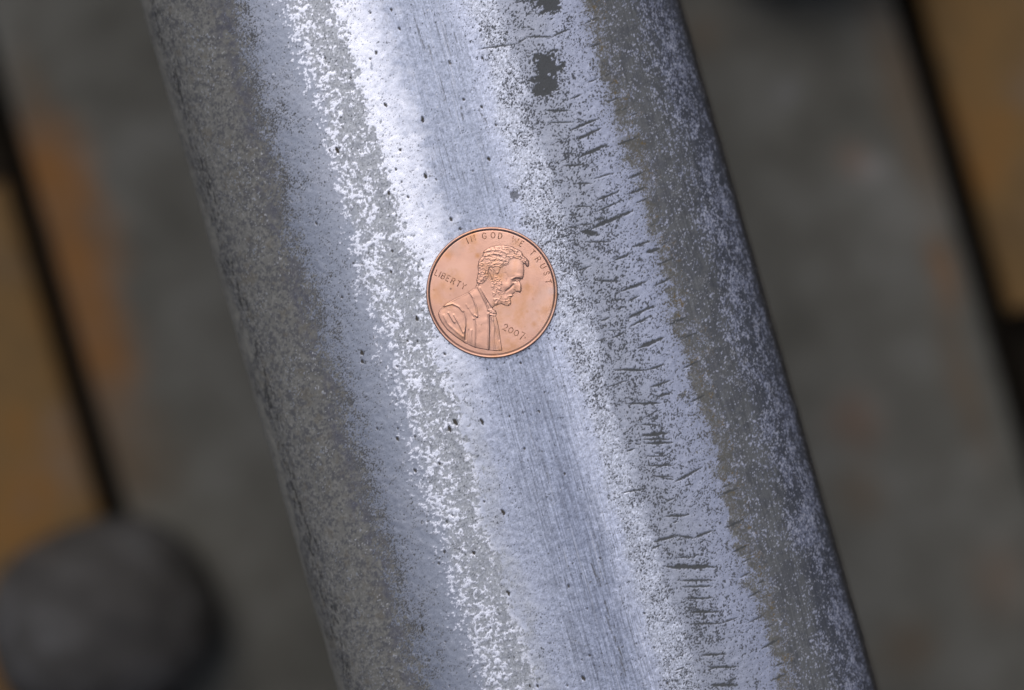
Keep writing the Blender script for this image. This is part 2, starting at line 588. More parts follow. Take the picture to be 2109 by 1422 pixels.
core = np.stack([fx, Yg, fz], 2)
top = np.concatenate([strip(rows_lo), core, strip(rows_hi)], 0)
nrow = top.shape[0]
yrow = np.concatenate([rows_lo, yy, rows_hi])
k_ = len(under_x)
left = np.stack([np.tile(-under_x[::-1], (nrow, 1)), np.repeat(yrow[:, None], k_, 1), np.tile(under_z[::-1], (nrow, 1))], 2)
right_ = np.stack([np.tile(under_x, (nrow, 1)), np.repeat(yrow[:, None], k_, 1), np.tile(under_z, (nrow, 1))], 2)
full = np.concatenate([left, top, right_], 1)
ncol = full.shape[1]
co = full.reshape(-1, 3) * MM
co[:, 2] += ZT
head_me = mesh_np("rail_head", co, grid_quads(nrow, ncol))


def spread(f, side):
    """give the coarse rows and the sides values too: rows taken from elsewhere in the fine patch"""
    src_lo = np.abs(((rows_lo + YF) % (4 * YF)) - 2 * YF) - YF
    src_hi = np.abs(((rows_hi + YF) % (4 * YF)) - 2 * YF) - YF
    lo = f[np.clip(np.searchsorted(yy, src_lo), 0, ny - 1)]
    hi = f[np.clip(np.searchsorted(yy, src_hi), 0, ny - 1)]
    t = np.concatenate([lo, f, hi], 0)
    pad = np.broadcast_to(np.asarray(side, dtype=float), (nrow, k_) + f.shape[2:])
    return np.concatenate([pad, t, pad], 1)


A = head_me.attributes.new("wear_light_tint", 'FLOAT_COLOR', 'POINT')  # wear colours, with the painted gloss fade and falloff offsets mixed in
rgba = np.ones((nrow, ncol, 4), dtype=np.float32)
rgba[..., :3] = np.clip(spread(col, lin(72, 70, 66) * KD), .004, .97)
A.data.foreach_set("color", rgba.ravel())
A = head_me.attributes.new("bare_metal", 'FLOAT', 'POINT')
A.data.foreach_set("value", np.clip(spread(met, 0.0), 0, 1).astype(np.float32).ravel())
A = head_me.attributes.new("wear_rough", 'FLOAT', 'POINT')
A.data.foreach_set("value", np.clip(spread(rou, .75), .1, 1).astype(np.float32).ravel())

m = NT("worn_rail_steel")
at_c = m.n("ShaderNodeAttribute", attribute_name="wear_light_tint")
at_m = m.n("ShaderNodeAttribute", attribute_name="bare_metal")
at_r = m.n("ShaderNodeAttribute", attribute_name="wear_rough")
fine = m.noise(9000, 3, .6)
m.set(color=m.mix(1.0, at_c.outputs["Color"], m.ramp(fine, [(.25, .86), (.75, 1.12)]), 'MULTIPLY'),
      metal=at_m.outputs["Fac"], rough=at_r.outputs["Fac"], spec=.35)
m.bump(m.noise(6000, 3, .6), .00002, .35)
HEAD_MAT = m.m


# dull rusty steel for the rest
def rusty(name, stops, rust, rust_amt, scale, r=.8, bump=.0004):
    q = NT(name)
    c = q.ramp(q.noise(scale, 6, .6), stops)
    f = q.ramp(q.noise(scale * .55, 5, .6), [(1 - rust_amt - .1, 0.0), (1 - rust_amt + .1, 1.0)])
    q.set(color=q.mix(f, c, rust), rough=r, metal=0.0, spec=.25)
    q.bump(q.noise(scale * 4, 6, .65), bump, .6)
    return q


def rail_section(pts, y0, y1, ny_=40):
    p = np.array(pts)
    ys = np.linspace(y0, y1, ny_)
    n = len(p)
    co = np.concatenate([np.stack([p[:, 0], np.full(n, y), p[:, 1]], 1) for y in ys], 0) * MM
    q = []
    for r_ in range(ny_ - 1):
        for c_ in range(n):
            a, b = r_ * n + c_, r_ * n + (c_ + 1) % n
            q.append((a, b, b + n, a + n))
    return co, np.array(q)


rail = thing("steel_rail", "worn steel rail with a bright streaked band along its broad rounded head", "rail")
obj("head", head_me, HEAD_MAT, rail)

# foot: base 152 mm wide, sloping up from 11 mm edges to the web
FE = 76.2
foot_half = [(FE - .8, 16.0), (FE, 17.0), (FE, 26.2), (FE - .5, 27.5), (FE - 1.8, 28.3), (60, 31.8), (45, 35.6), (30, 39.8), (20, 44.5), (13, 52), (9.4, 64)]
foot_pts = foot_half + [(-x, z) for x, z in foot_half[::-1]]
co, q = rail_section(foot_pts, -600, 600, 60)
fm = NT("rail_foot_steel")
fc = fm.ramp(fm.noise(70, 6, .62), [(.30, lin(88, 88, 83)), (.50, lin(106, 106, 101)), (.72, lin(123, 124, 121))])
xyz = fm.n("ShaderNodeSeparateXYZ")
fm.l(fm.tc.outputs["Object"], xyz.inputs[0])


def spot(x, y, rx, ry, lo=.95, hi=.1):
    """ragged stain at a place of the foot"""
    mp = fm.n("ShaderNodeMapping")
    mp.inputs["Location"].default_value = (-x / rx, -y / ry, 0)
    mp.inputs["Scale"].default_value = (1 / rx, 1 / ry, 0)
    fm.l(fm.tc.outputs["Object"], mp.inputs[0])
    ln = fm.n("ShaderNodeVectorMath", operation='LENGTH')
    fm.l(mp.outputs[0], ln.inputs[0])
    ad = fm.n("ShaderNodeMath", operation='MULTIPLY_ADD')
    fm.l(fm.noise(160, 4, .6), ad.inputs[0])
    ad.inputs[1].default_value = .7
    fm.l(ln.outputs["Value"], ad.inputs[2])
    return fm.ramp(fm_sub(ad.outputs[0], .35), [(hi, 1.0), (lo, 0.0)])


def fm_sub(s, v):
    q_ = fm.n("ShaderNodeMath", operation='SUBTRACT')
    fm.l(s, q_.inputs[0])
    q_.inputs[1].default_value = v
    return q_.outputs[0]


RUST = lin(144, 100, 52)
BRN = lin(110, 94, 76)
FOOT_Z = .031
fcol = fc
edge_l = fm.ramp(fm.noise(45, 4, .6), [(.48, 0.0), (.66, 1.0)])
for (u_, v_, ru, rv, c_, am) in [(96, 350, 11, 14, RUST, .95), (150, 530, 12, 20, RUST, .9), (196, 730, 11, 18, RUST, .85), (225, 910, 7, 17, BRN, .8), (300, 930, 9, 14, BRN, .45), (60, 190, 5, 12, BRN, .5),
                                 (1790, 345, 4.5, 4.5, lin(150, 150, 150), .8), (1620, 195, 4, 4, lin(138, 140, 142), .6), (1905, 450, 10, 6, lin(135, 135, 132), .5),
                                 (1945, 560, 3.5, 10, RUST, .55), (1760, 870, 7, 8, lin(130, 96, 74), .4), (1450, 70, 5, 6, BRN, .5), (1850, 150, 6, 20, BRN, .7), (1900, 330, 5, 16, BRN, .55),
                                 (1985, 790, 4, 22, BRN, .6), (1770, 1010, 6, 8, BRN, .5), (2060, 1190, 8, 10, lin(126, 104, 86), .4), (1870, 1330, 8, 8, BRN, .5), (1760, 330, 4, 5, lin(128, 100, 80), .45)]:
    x_, y_ = at(u_, v_, FOOT_Z)
    fcol = fm.mix(spot(x_, y_, ru * MM, rv * MM), fcol, fm.mix(am, fcol, c_))
fm.set(color=fcol, rough=.75, metal=0.0, spec=.25)
fm.bump(fm.noise(500, 5, .65), .0003, .6)
obj("foot", mesh_np("foot", co, q, False), fm.m, rail)
web_half = [(9.0, 63.5), (8.7, 90), (8.7, 115), (9.4, 142.4)]
co, q = rail_section(web_half + [(-x, z) for x, z in web_half[::-1]], -600, 600, 30)
wm = rusty("rail_web_steel", [(.3, lin(74, 68, 62)), (.7, lin(96, 90, 82))], lin(110, 78, 48), .35, 60)
obj("web", mesh_np("web", co, q, False), wm.m, rail)

# ----------------------------------------------------------------- tie plate with square spike holes
SH = 80.9                       # inner face of the shoulders
HI, HO = SH, SH + 18.5          # spike holes run along the shoulders
_, yl1 = at(20, 372, .026)
lh = (yl1 / MM, yl1 / MM + 19.0)                  # empty hole, left side: near edge, far edge
_, yr1 = at(2088, 640, .026)
rh = (yr1 / MM - 19.0, yr1 / MM)                  # empty hole, right side
lsx, lsy = at(198, 1284, .052)
rsx, rsy = at(1712, -238, .052)
ls_h = (lsy / MM - 9.2, lsy / MM + 9.2)           # hole that carries the left spike
rs_h = (rsy / MM - 9.2, rsy / MM + 9.2)
PL = 110.0
zt = {-150: 10.0, -146: 12.0, -118: 19.0, -HO: 25.0, -HI - 3: 26.5, -HI - 1: 26.3, -HI: 25.0, -HI + .3: 15.9,
      HI - .3: 15.9, HI: 25.0, HI + 1: 26.3, HI + 3: 26.5, HO: 25.0, 118: 19.0, 146: 12.0, 150: 10.0}
xb = sorted(zt)
yb = sorted(set([-PL, PL, *lh, *rh, *ls_h, *rs_h, *np.linspace(-PL, PL, 23)]))
bm = bmesh.new()
gv = {}
for i, x in enumerate(xb):
    for j, y in enumerate(yb):
        gv[i, j] = bm.verts.new((x * MM, y * MM, zt[x] * MM))
holes = [(-1, *lh), (-1, *ls_h), (1, *rh), (1, *rs_h)]
tops = []
for i in range(len(xb) - 1):
    for j in range(len(yb) - 1):
        xm, ym = (xb[i] + xb[i + 1]) / 2, (yb[j] + yb[j + 1]) / 2
        if any(s * xm > HI and s * xm < HO and a < ym < b for s, a, b in holes):
            continue
        tops.append(bm.faces.new((gv[i, j], gv[i + 1, j], gv[i + 1, j + 1], gv[i, j + 1])))
ex = bmesh.ops.extrude_face_region(bm, geom=tops)
for v_ in [g for g in ex['geom'] if isinstance(g, bmesh.types.BMVert)]:
    v_.co.z = 0.0
bmesh.ops.delete(bm, geom=[v_ for v_ in bm.verts if not v_.link_faces], context='VERTS')
pm = rusty("tie_plate_rust", [(.30, lin(102, 84, 60)), (.5, lin(126, 101, 66)), (.68, lin(138, 102, 58)), (.8, lin(120, 106, 92))], lin(128, 112, 98), .35, 60, .85)
gap_shade = rusty("painted_gap_shade", [(.3, lin(22, 20, 17)), (.7, lin(36, 32, 26))], lin(42, 33, 22), .3, 150, .95)  # near-black colour painting shade into the seat and the gap beside the foot
bm.faces.ensure_lookup_table()
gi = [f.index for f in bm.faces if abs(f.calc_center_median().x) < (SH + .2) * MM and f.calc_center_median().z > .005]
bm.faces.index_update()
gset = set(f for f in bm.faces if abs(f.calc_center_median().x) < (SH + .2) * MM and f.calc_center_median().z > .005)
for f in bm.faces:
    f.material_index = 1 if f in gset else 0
plate_me = mesh_bm("tie_plate", bm)
idx = [p.material_index for p in plate_me.polygons]
plate = obj("tie_plate", plate_me, pm.m)
plate_me.materials.append(gap_shade.m)
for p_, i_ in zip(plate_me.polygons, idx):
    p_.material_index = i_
plate['label'] = "rusty brown tie plate with square spike holes beneath the rail's foot"
plate['category'] = "tie plate"

# wooden sleeper and ballast bed
tm = NT("weathered_sleeper")
mp = tm.n("ShaderNodeMapping")
tm.noise(1)
mp.inputs["Scale"].default_value = (8, 160, 160)
tm.l(tm.tc.outputs["Object"], mp.inputs[0])
tg = tm.noise(1.0, 6, .6, mp.outputs[0])
tm.set(color=tm.ramp(tg, [(.3, lin(44, 38, 32)), (.7, lin(78, 70, 60))]), rough=.9)
tm.bump(tg, .003, .7)
bm = bmesh.new()
bmesh.ops.create_grid(bm, x_segments=60, y_segments=10, size=1)
for v_ in bm.verts:
    v_.co = Vector((v_.co.x * 1.25, v_.co.y * .122, -.0004 + .0002 * math.sin(40 * v_.co.x)))
ex = bmesh.ops.extrude_face_region(bm, geom=list(bm.faces))
for v_ in [g for g in ex['geom'] if isinstance(g, bmesh.types.BMVert)]:
    v_.co.z = -.17
tie = obj("wooden_sleeper", mesh_bm("wooden_sleeper", bm), tm.m)
tie['label'] = "dark weathered timber sleeper showing black through the plate's spike holes"
tie['category'] = "sleeper"
gm = NT("ballast")
vo = gm.n("ShaderNodeTexVoronoi")
vo.inputs["Scale"].default_value = 28
gm.noise(1)
gm.l(gm.tc.outputs["Object"], vo.inputs["Vector"])
gm.set(color=gm.mix(.5, gm.ramp(vo.outputs["Color"], [(0, lin(70, 66, 62)), (1, lin(130, 124, 118))]), gm.ramp(gm.noise(60, 5), [(.3, .06), (.7, .16)])), rough=.9)
gm.bump(vo.outputs["Distance"], -.02, 1.0)
bm = bmesh.new()
bmesh.ops.create_grid(bm, x_segments=80, y_segments=80, size=4)
for v_ in bm.verts:
    v_.co.z = -.05 + .012 * (random.random() - .5)
gr = obj("ballast_ground", mesh_bm("ballast_ground", bm), gm.m)
gr['kind'] = 'structure'


# ----------------------------------------------------------------- rail spikes
def superring(cx, cy, z, ra, rb, n=48, p=2.6, seed=0):
    rr = random.Random(seed)
    ph = [rr.uniform(0, 6.28) for _ in range(3)]
    o = []
    for k in range(n):
        t = 2 * math.pi * k / n
        c, s = math.cos(t), math.sin(t)
        q_ = (abs(c) ** p + abs(s) ** p) ** (-1 / p)
        q_ *= 1 + .018 * math.sin(2 * t + ph[0]) + .014 * math.sin(3 * t + ph[1]) + .008 * math.sin(5 * t + ph[2])
        o.append((cx + ra * q_ * c, cy + rb * q_ * s, z))
    return o


def spike(x, y, zfoot, label, toward):
    """cut spike: square shank through the plate, domed oval head whose lip grips the rail foot"""
    t = thing("rail_spike", label, "rail spike", (x, y, 0), "spikes holding down the rail")
    bm = bmesh.new()
    # rings from the underside of the head to its crown: (z above the foot, radius across, radius along)
    rings = [(3.0, 9.5, 9.0), (5.5, 17.0, 14.8), (8.5, 19.4, 16.8), (12, 19.8, 17.2), (17, 19.1, 16.6), (21.5, 16.6, 14.6), (25, 13.0, 11.4), (27, 8.2, 7.2), (27.8, 3.0, 2.8)]
    vs = []
    for (z, ra, rb) in rings:
        vs.append([bm.verts.new((px * MM, py * MM, zfoot + z * MM + (.0012 if px * toward > 0 else 0) * (z < 1))) for px, py, _ in superring(0, 0, 0, ra, rb, p=2.35, seed=3)])
    for a, b in zip(vs, vs[1:]):
        for k in range(48):
            bm.faces.new((a[k], a[(k + 1) % 48], b[(k + 1) % 48], b[k]))
    bm.faces.new(vs[-1])
    bm.faces.new(vs[0][::-1])
    sk = rusty("spike_steel", [(.3, lin(64, 64, 66)), (.5, lin(80, 79, 79)), (.7, lin(104, 105, 108))], lin(92, 85, 77), .3, 130, .7, .0008)
    obj("spike_head", mesh_bm("spike_head", bm, True), sk.m, t)
    bm = bmesh.new()
    # the shank stands just outside the foot's edge
    sx = math.copysign(FE + .6 + 8.0, x) - x / MM
    for zz, hw in ((-120, .6), (-95, 7.8), (20, 7.8), ((zfoot / MM) + 6, 8.0)):
        for a_, b_ in ((-1, -1), (1, -1), (1, 1), (-1, 1)):
            bm.verts.new(((sx + a_ * 7.8 if zz > -110 else sx + a_ * hw) * MM, b_ * 7.8 * MM, zz * MM))
    bm.verts.ensure_lookup_table()
    for l_ in range(3):
        for k in range(4):
            a_, b_ = l_ * 4 + k, l_ * 4 + (k + 1) % 4
            bm.faces.new((bm.verts[a_], bm.verts[b_], bm.verts[b_ + 4], bm.verts[a_ + 4]))
    bm.faces.new([bm.verts[k] for k in (3, 2, 1, 0)])
    bm.faces.new([bm.verts[k] for k in (12, 13, 14, 15)])
    obj("shank", mesh_bm("shank", bm), sk.m, t)
    return t


spike(lsx, lsy, .0290, "dark rounded spike head gripping the rail's foot beside the rusty plate, lower left", 1)
spike(rsx, rsy, .0290, "dark spike head at the top edge, on the foot right of the rail's head", -1)

# ----------------------------------------------------------------- the penny
PX = 9.525 / 623.0              # mm per pixel of the tracing, coin's centre at 700, 703


def L(px, py):
    return (px - 700) * PX, (703 - py) * PX


cx_, cy_ = at(1013, 603, ZT + 1.3 * MM)
cz_, ca_ = crown(cx_ / MM)
penny = thing("penny_coin", "bright copper penny dated 2007 lying on the rail's head, bearded man's bust in relief", "coin", (cx_, cy_, ZT + cz_ * MM + .00004))
penny.rotation_euler = (0, ca_, 0)
penny.rotation_euler = (Matrix.Rotation(ca_, 4, 'Y') @ Matrix.Rotation(-ROLL, 4, 'Z')).to_euler()
FZ = 1.22                       # field height, mm

cm = NT("copper")
tarn = cm.ramp(cm.noise(330, 5, .6), [(.50, 0.0), (.72, 1.0)])
c1 = cm.ramp(cm.noise(160, 5, .6), [(.3, (.63, .37, .29)), (.55, (.72, .44, .355)), (.75, (.79, .53, .45))])
c1 = cm.mix(tarn, c1, (.62, .34, .21))


def stain(px, py, rpx, colr, amt):
    """ragged tarnish stain at a place of the coin's face"""
    global c1
    x_, y_ = (px - 700) * 9.525 / 623 * MM, (703 - py) * 9.525 / 623 * MM
    rr_ = rpx * 9.525 / 623 * MM
    mp_ = cm.n("ShaderNodeMapping")
    mp_.inputs["Location"].default_value = (-x_ / rr_, -y_ / rr_, 0)
    mp_.inputs["Scale"].default_value = (1 / rr_, 1 / rr_, 0)
    cm.l(cm.tc.outputs["Object"], mp_.inputs[0])
    ln_ = cm.n("ShaderNodeVectorMath", operation='LENGTH')
    cm.l(mp_.outputs[0], ln_.inputs[0])
    ad_ = cm.n("ShaderNodeMath", operation='MULTIPLY_ADD')
    cm.l(cm.noise(900, 5, .65), ad_.inputs[0])
    ad_.inputs[1].default_value = 1.5
    cm.l(ln_.outputs["Value"], ad_.inputs[2])
    sb_ = cm.n("ShaderNodeMath", operation='SUBTRACT')
    cm.l(ad_.outputs[0], sb_.inputs[0])
    sb_.inputs[1].default_value = .75
    c1 = cm.mix(cm.ramp(sb_.outputs[0], [(.15, amt), (1.0, 0.0)]), c1, colr)


for st in [(285, 345, 75, (.58, .29, .16), .8), (570, 350, 40, (.60, .30, .15), .8), (330, 250, 130, (.45, .33, .30), .5), (1130, 880, 28, (.60, .30, .16), .8), (1105, 1005, 38, (.55, .27, .13), .8),
           (310, 668, 14, (.16, .10, .08), .9), (1035, 885, 18, (.60, .32, .18), .6), (930, 150, 60, (.62, .50, .50), .4), (1260, 690, 60, (.60, .50, .52), .4), (850, 1160, 40, (.64, .36, .22), .6),
           (420, 1120, 70, (.62, .34, .20), .5), (750, 890, 40, (.60, .33, .20), .5), (1090, 765, 16, (.60, .32, .2), .7), (1015, 1130, 9, (.20, .12, .09), .9), (600, 1010, 10, (.35, .18, .10), .8)]:
    stain(*st)
spots_ = cm.ramp(cm.noise(900, 3, .6), [(.70, 0.0), (.76, .55)])
c1 = cm.mix(spots_, c1, (.40, .20, .12))
bloom_ = cm.ramp(cm.noise(220, 3, .5), [(.60, 0.0), (.75, .35)])
c1 = cm.mix(bloom_, c1, (.58, .43, .41))
cm.set(color=c1, metal=1.0, rough=cm.ramp(cm.noise(500, 4), [(.3, .30), (.7, .42)]))
cm.bump(cm.noise(5000, 3, .6), .00002, .35)
COPPER = cm.m
lm = NT("tarnished_copper")
lm.set(color=lm.ramp(lm.noise(700, 4), [(.3, (.44, .25, .17)), (.7, (.60, .37, .27))]), metal=1.0, rough=.4)
LETTER = lm.m


def lathe(name, prof, n=192):
    p = np.array(prof)
    co, q = [], []
    for k in range(n):
        t = 2 * math.pi * k / n
        co.append(np.stack([p[:, 0] * math.cos(t), p[:, 0] * math.sin(t), p[:, 1]], 1))
    co = np.concatenate(co, 0) * MM
    m_ = len(p)
    for k in range(n):
        for j in range(m_ - 1):
            a, b = k * m_ + j, ((k + 1) % n) * m_ + j
            q.append((a, b, b + 1, a + 1))
    return mesh_np(name, co, np.array(q))


disc_prof = [(.001, FZ)] + [(r_, FZ + .008 * math.exp(-((r_ - 5.0) / 3) ** 2) - .015 * max(0, (r_ - 7.6) / 1.4) ** 2) for r_ in np.linspace(.2, 9.0, 60)]
disc_prof += [(9.15, FZ - .1), (9.15, .2), (9.0, .05), (.001, .05)]
obj("disc", lathe("disc", disc_prof), COPPER, penny)
rim_prof = [(9.16, .0), (9.42, .05), (9.515, .14), (9.525, .26), (9.525, 1.18), (9.51, 1.29), (9.46, 1.345), (9.38, 1.375), (9.28, 1.375), (9.20, 1.36), (9.13, 1.32), (9.06, 1.27), (8.99, 1.22), (8.93, 1.16)]
obj("rim", lathe("rim", rim_prof), COPPER, penny)

# --- relief portrait from traced outlines
bust = [(552, 620), (546, 585), (558, 545), (562, 500), (558, 455), (566, 405), (580, 378), (604, 352), (612, 312), (640, 286), (682, 265), (732, 251), (790, 245), (850, 248),
        (900, 262), (930, 280), (966, 294), (990, 314), (1002, 345), (1034, 370), (1056, 400), (1064, 432), (1052, 470), (1028, 468), (1008, 440), (1014, 480), (1013, 520), (1008, 556), (996, 586),
        (978, 584), (972, 600), (984, 628), (990, 662), (986, 692), (972, 713), (944, 706), (926, 712), (906, 722), (914, 738), (896, 750), (882, 764), (888, 790), (892, 812),
        (876, 830), (850, 839), (816, 830), (790, 817), (760, 826), (732, 838), (714, 854), (742, 870), (754, 900), (746, 928), (758, 965), (776, 1050), (790, 1150), (804, 1256),
        (740, 1262), (660, 1254), (540, 1232), (440, 1188), (350, 1128), (270, 1062), (214, 986), (190, 934), (184, 902), (204, 860), (258, 802), (340, 756), (430, 716), (490, 682), (530, 656)]
hair = [(552, 630), (546, 585), (558, 545), (562, 500), (558, 455), (566, 405), (580, 378), (604, 352), (612, 312), (640, 286), (682, 265), (732, 251), (790, 245), (850, 248), (900, 262), (930, 280),
        (966, 294), (990, 314), (1002, 345), (1034, 370), (1056, 400), (1064, 432), (1052, 470), (1028, 468), (1008, 440), (985, 410), (950, 385), (905, 380), (870, 400), (862, 440), (820, 450),
        (790, 470), (772, 520), (745, 540), (720, 500), (690, 455), (672, 490), (670, 550), (650, 590), (610, 620)]
beard = [(705, 545), (740, 545), (775, 560), (800, 600), (800, 660), (820, 690), (835, 725), (850, 755), (880, 766), (890, 790), (893, 815), (876, 832), (850, 841), (816, 832), (790, 819), (760, 828),
         (734, 838), (718, 800), (705, 720), (695, 640), (692, 590)]
coat = [(552, 618), (600, 700), (640, 790), (668, 862), (664, 905), (670, 1000), (664, 1270), (540, 1240), (430, 1195), (340, 1130), (260, 1066), (204, 990), (180, 934), (174, 902), (196, 852), (250, 795), (336, 748), (426, 708), (486, 675), (526, 650)]
tie_p = [(662, 868), (700, 862), (722, 850), (745, 868), (758, 900), (748, 930), (700, 928), (664, 908)]
shirt = [(664, 908), (700, 928), (748, 930), (760, 965), (778, 1050), (793, 1150), (808, 1270), (664, 1270), (670, 1000)]


def P(poly):
    return np.array([L(*p) for p in poly])


g = .045
gxs = np.arange(-8.3, 6.2, g)
gys = np.arange(-8.8, 7.3, g)
GX, GY = np.meshgrid(gxs, gys)


def seg_d(a, b):
    ap = np.stack([GX - a[0], GY - a[1]], 2)
    ab = b - a
    t = np.clip((ap @ ab) / (ab @ ab), 0, 1)
    return np.hypot(ap[..., 0] - t * ab[0], ap[..., 1] - t * ab[1])


def inside(poly):
    c = np.zeros(GX.shape, bool)
    n = len(poly)
    for i in range(n):
        (x1, y1), (x2, y2) = poly[i], poly[(i + 1) % n]
        if y1 == y2:
            continue
        cond = ((y1 > GY) != (y2 > GY)) & (GX < (x2 - x1) * (GY - y1) / (y2 - y1) + x1)
        c ^= cond
    return c


def sdf(poly):
    d = np.full(GX.shape, 1e9)
    for i in range(len(poly)):
        d = np.minimum(d, seg_d(poly[i], poly[(i + 1) % len(poly)]))
    return np.where(inside(poly), d, -d)


def pl(pts):
    p = P(pts)
    d = np.full(GX.shape, 1e9)
    for a, b in zip(p, p[1:]):
        d = np.minimum(d, seg_d(a, b))
    return d


def ridge(pts, amp, wd_):
    return amp * np.exp(-(pl(pts) / (wd_ * 1.45)) ** 2)


def gs(px, py, sx, sy, amp, ang=0):
    x, y = L(px, py)
    c, s = math.cos(R(ang)), math.sin(R(ang))
    dx, dy = GX - x, GY - y
    return 1.15 * amp * np.exp(-((dx * c + dy * s) / (sx * PX)) ** 2 - ((-dx * s + dy * c) / (sy * PX)) ** 2)


gn = lambda a, b=None: noise(GX.shape, (g, g), a, b)
D = sdf(P(bust))
d_h, d_b, d_c, d_t, d_s = (sdf(P(x)) for x in (hair, beard, coat, tie_p, shirt))
pil = lambda d, hh, ww: hh * (1 - np.exp(-np.clip(d, 0, None) / ww))
Z = pil(D, .20, .28)
Z += sm(-.05, .25, d_h) * .10 + sm(-.05, .2, d_b) * .05
curl = np.exp(-(gn(.30, .42) / .35) ** 2)
curl2 = np.exp(-(gn(.30, .5) / .38) ** 2)
Z += sm(-.03, .12, d_h) * (.09 * curl - .03) + sm(-.03, .12, d_b) * (.075 * curl2 - .02)
# hair sweep lines
for q_ in [[(620, 320), (700, 300), (780, 300), (840, 330)], [(600, 400), (640, 350), (720, 335), (790, 345)], [(850, 275), (910, 300), (930, 330)], [(930, 300), (985, 345), (1040, 420)],
           [(955, 345), (1000, 380), (1040, 440)], [(580, 430), (600, 480), (590, 540)], [(620, 430), (630, 500), (615, 580)], [(700, 390), (760, 380), (830, 400)], [(870, 262), (905, 300)], [(690, 450), (740, 420), (800, 425)]]:
    Z += ridge(q_, .07, .10) * (d_h > -.05)
# face
Z += gs(940, 490, 75, 80, .13) + gs(955, 545, 40, 18, .10, -10) + gs(968, 650, 16, 55, .13, -8) + gs(960, 690, 22, 18, .08) + gs(850, 640, 45, 40, .11) + gs(880, 590, 30, 20, .03)
Z += gs(925, 595, 30, 20, -.16) + gs(938, 596, 10, 9, .10) + gs(905, 650, 22, 40, -.10, 25) + gs(820, 720, 40, 25, -.05) + gs(880, 735, 28, 9, .08, 8) + gs(885, 756, 22, 7, .06) + gs(893, 745, 26, 5, -.10, 8)
Z += ridge([(890, 572), (925, 556), (965, 560), (990, 580)], .07, .09) + ridge([(915, 588), (940, 580), (965, 592)], .05, .05) + ridge([(900, 612), (930, 612), (955, 606)], .04, .05)
Z += ridge([(905, 630), (870, 665), (835, 690)], -.08, .10) + ridge([(950, 704), (925, 698), (915, 680)], -.10, .07) + ridge([(830, 520), (850, 560), (840, 600)], -.04, .12)
Z += ridge([(678, 470), (668, 510), (690, 560), (705, 600)], -.10, .08) + ridge([(690, 480), (710, 500), (712, 540), (700, 570)], .07, .08) + gs(800, 640, 50, 70, .04)
# collar, lapels, folds
for pts, am, wd_ in [([(560, 632), (612, 735), (650, 810), (668, 866)], .12, .09), ([(588, 655), (640, 742), (690, 820), (714, 852)], .11, .08), ([(575, 640), (625, 735), (660, 800)], -.08, .10),
                     ([(480, 690), (520, 748), (550, 830), (560, 900), (560, 932)], .10, .08), ([(560, 932), (536, 914), (528, 952)], .10, .08), ([(536, 950), (542, 1010), (540, 1228)], .09, .08),
                     ([(250, 830), (325, 808), (390, 838), (430, 888), (450, 955), (450, 1015), (436, 1090), (440, 1180)], .12, .09), ([(436, 890), (458, 960), (458, 1040), (450, 1150)], -.10, .10),
                     ([(290, 895), (320, 945), (345, 985)], .10, .09), ([(340, 915), (390, 1000), (428, 1078)], .09, .09), ([(245, 920), (285, 1000), (375, 1080), (425, 1120)], .08, .12),
                     ([(460, 815), (490, 870), (515, 905)], .06, .09), ([(480, 860), (505, 900), (528, 940)], -.05, .09), ([(505, 1060), (500, 1120), (505, 1210)], .08, .10), ([(480, 1060), (472, 1200)], -.06, .09),
                     ([(666, 905), (672, 1000), (666, 1252)], .12, .09), ([(684, 930), (688, 1000), (682, 1240)], -.09, .09), ([(702, 935), (722, 1030), (712, 1130), (728, 1250)], .09, .10),
                     ([(738, 935), (768, 1060), (796, 1250)], .10, .09), ([(716, 980), (745, 1060), (770, 1150)], -.07, .10), ([(668, 872), (700, 865), (740, 875)], .08, .08), ([(680, 900), (745, 912)], -.08, .06),
                     ([(190, 905), (210, 868), (262, 815), (345, 768), (500, 692), (548, 650)], .07, .10), ([(440, 1182), (540, 1226), (660, 1248), (800, 1252)], .06, .09)]:
    Z += ridge(pts, am, wd_)
Z += pil(d_t, .10, .12) * (d_t > 0) + sm(0, .1, d_t) * .05 * curl2
Z += .010 * gn(.8) * (d_c > 0)
fade_edge = sm(-.03, .20, D)
Zs = np.where(D > -.06, FZ - .06 + (Z * .38 + .068) * fade_edge, FZ - .06)
rad = np.hypot(GX, GY)
Zs = np.minimum(Zs, 1.56)
ok = (D > -.03) & (rad < 9.02)
nr, nc = GX.shape
quads = grid_quads(nr, nc)
okv = ok.ravel()
quads = quads[okv[quads].all(1)]
cen = quads.mean(1)
P3 = np.stack([GX.ravel(), GY.ravel(), Zs.ravel()], 1) * MM
pick = lambda d: (d.ravel()[quads] > 0).sum(1) >= 2
f_t, f_h, f_b, f_c, f_s = pick(d_t), pick(d_h), pick(d_b), pick(d_c), pick(d_s)
f_b &= ~f_h
f_c &= ~(f_t | f_h | f_b)
f_s &= ~(f_t | f_c | f_h | f_b)
f_face = ~(f_t | f_h | f_b | f_c | f_s)


def piece(name, sel, parent):
    q_ = quads[sel]
    used, inv = np.unique(q_, return_inverse=True)
    return obj(name, mesh_np(name, P3[used], inv.reshape(q_.shape)), COPPER, parent)


face = piece("portrait", f_face, penny)
for nm, sel in (("hair", f_h), ("beard", f_b), ("coat", f_c), ("bow_tie", f_t), ("shirt_front", f_s)):
    piece(nm, sel, face)

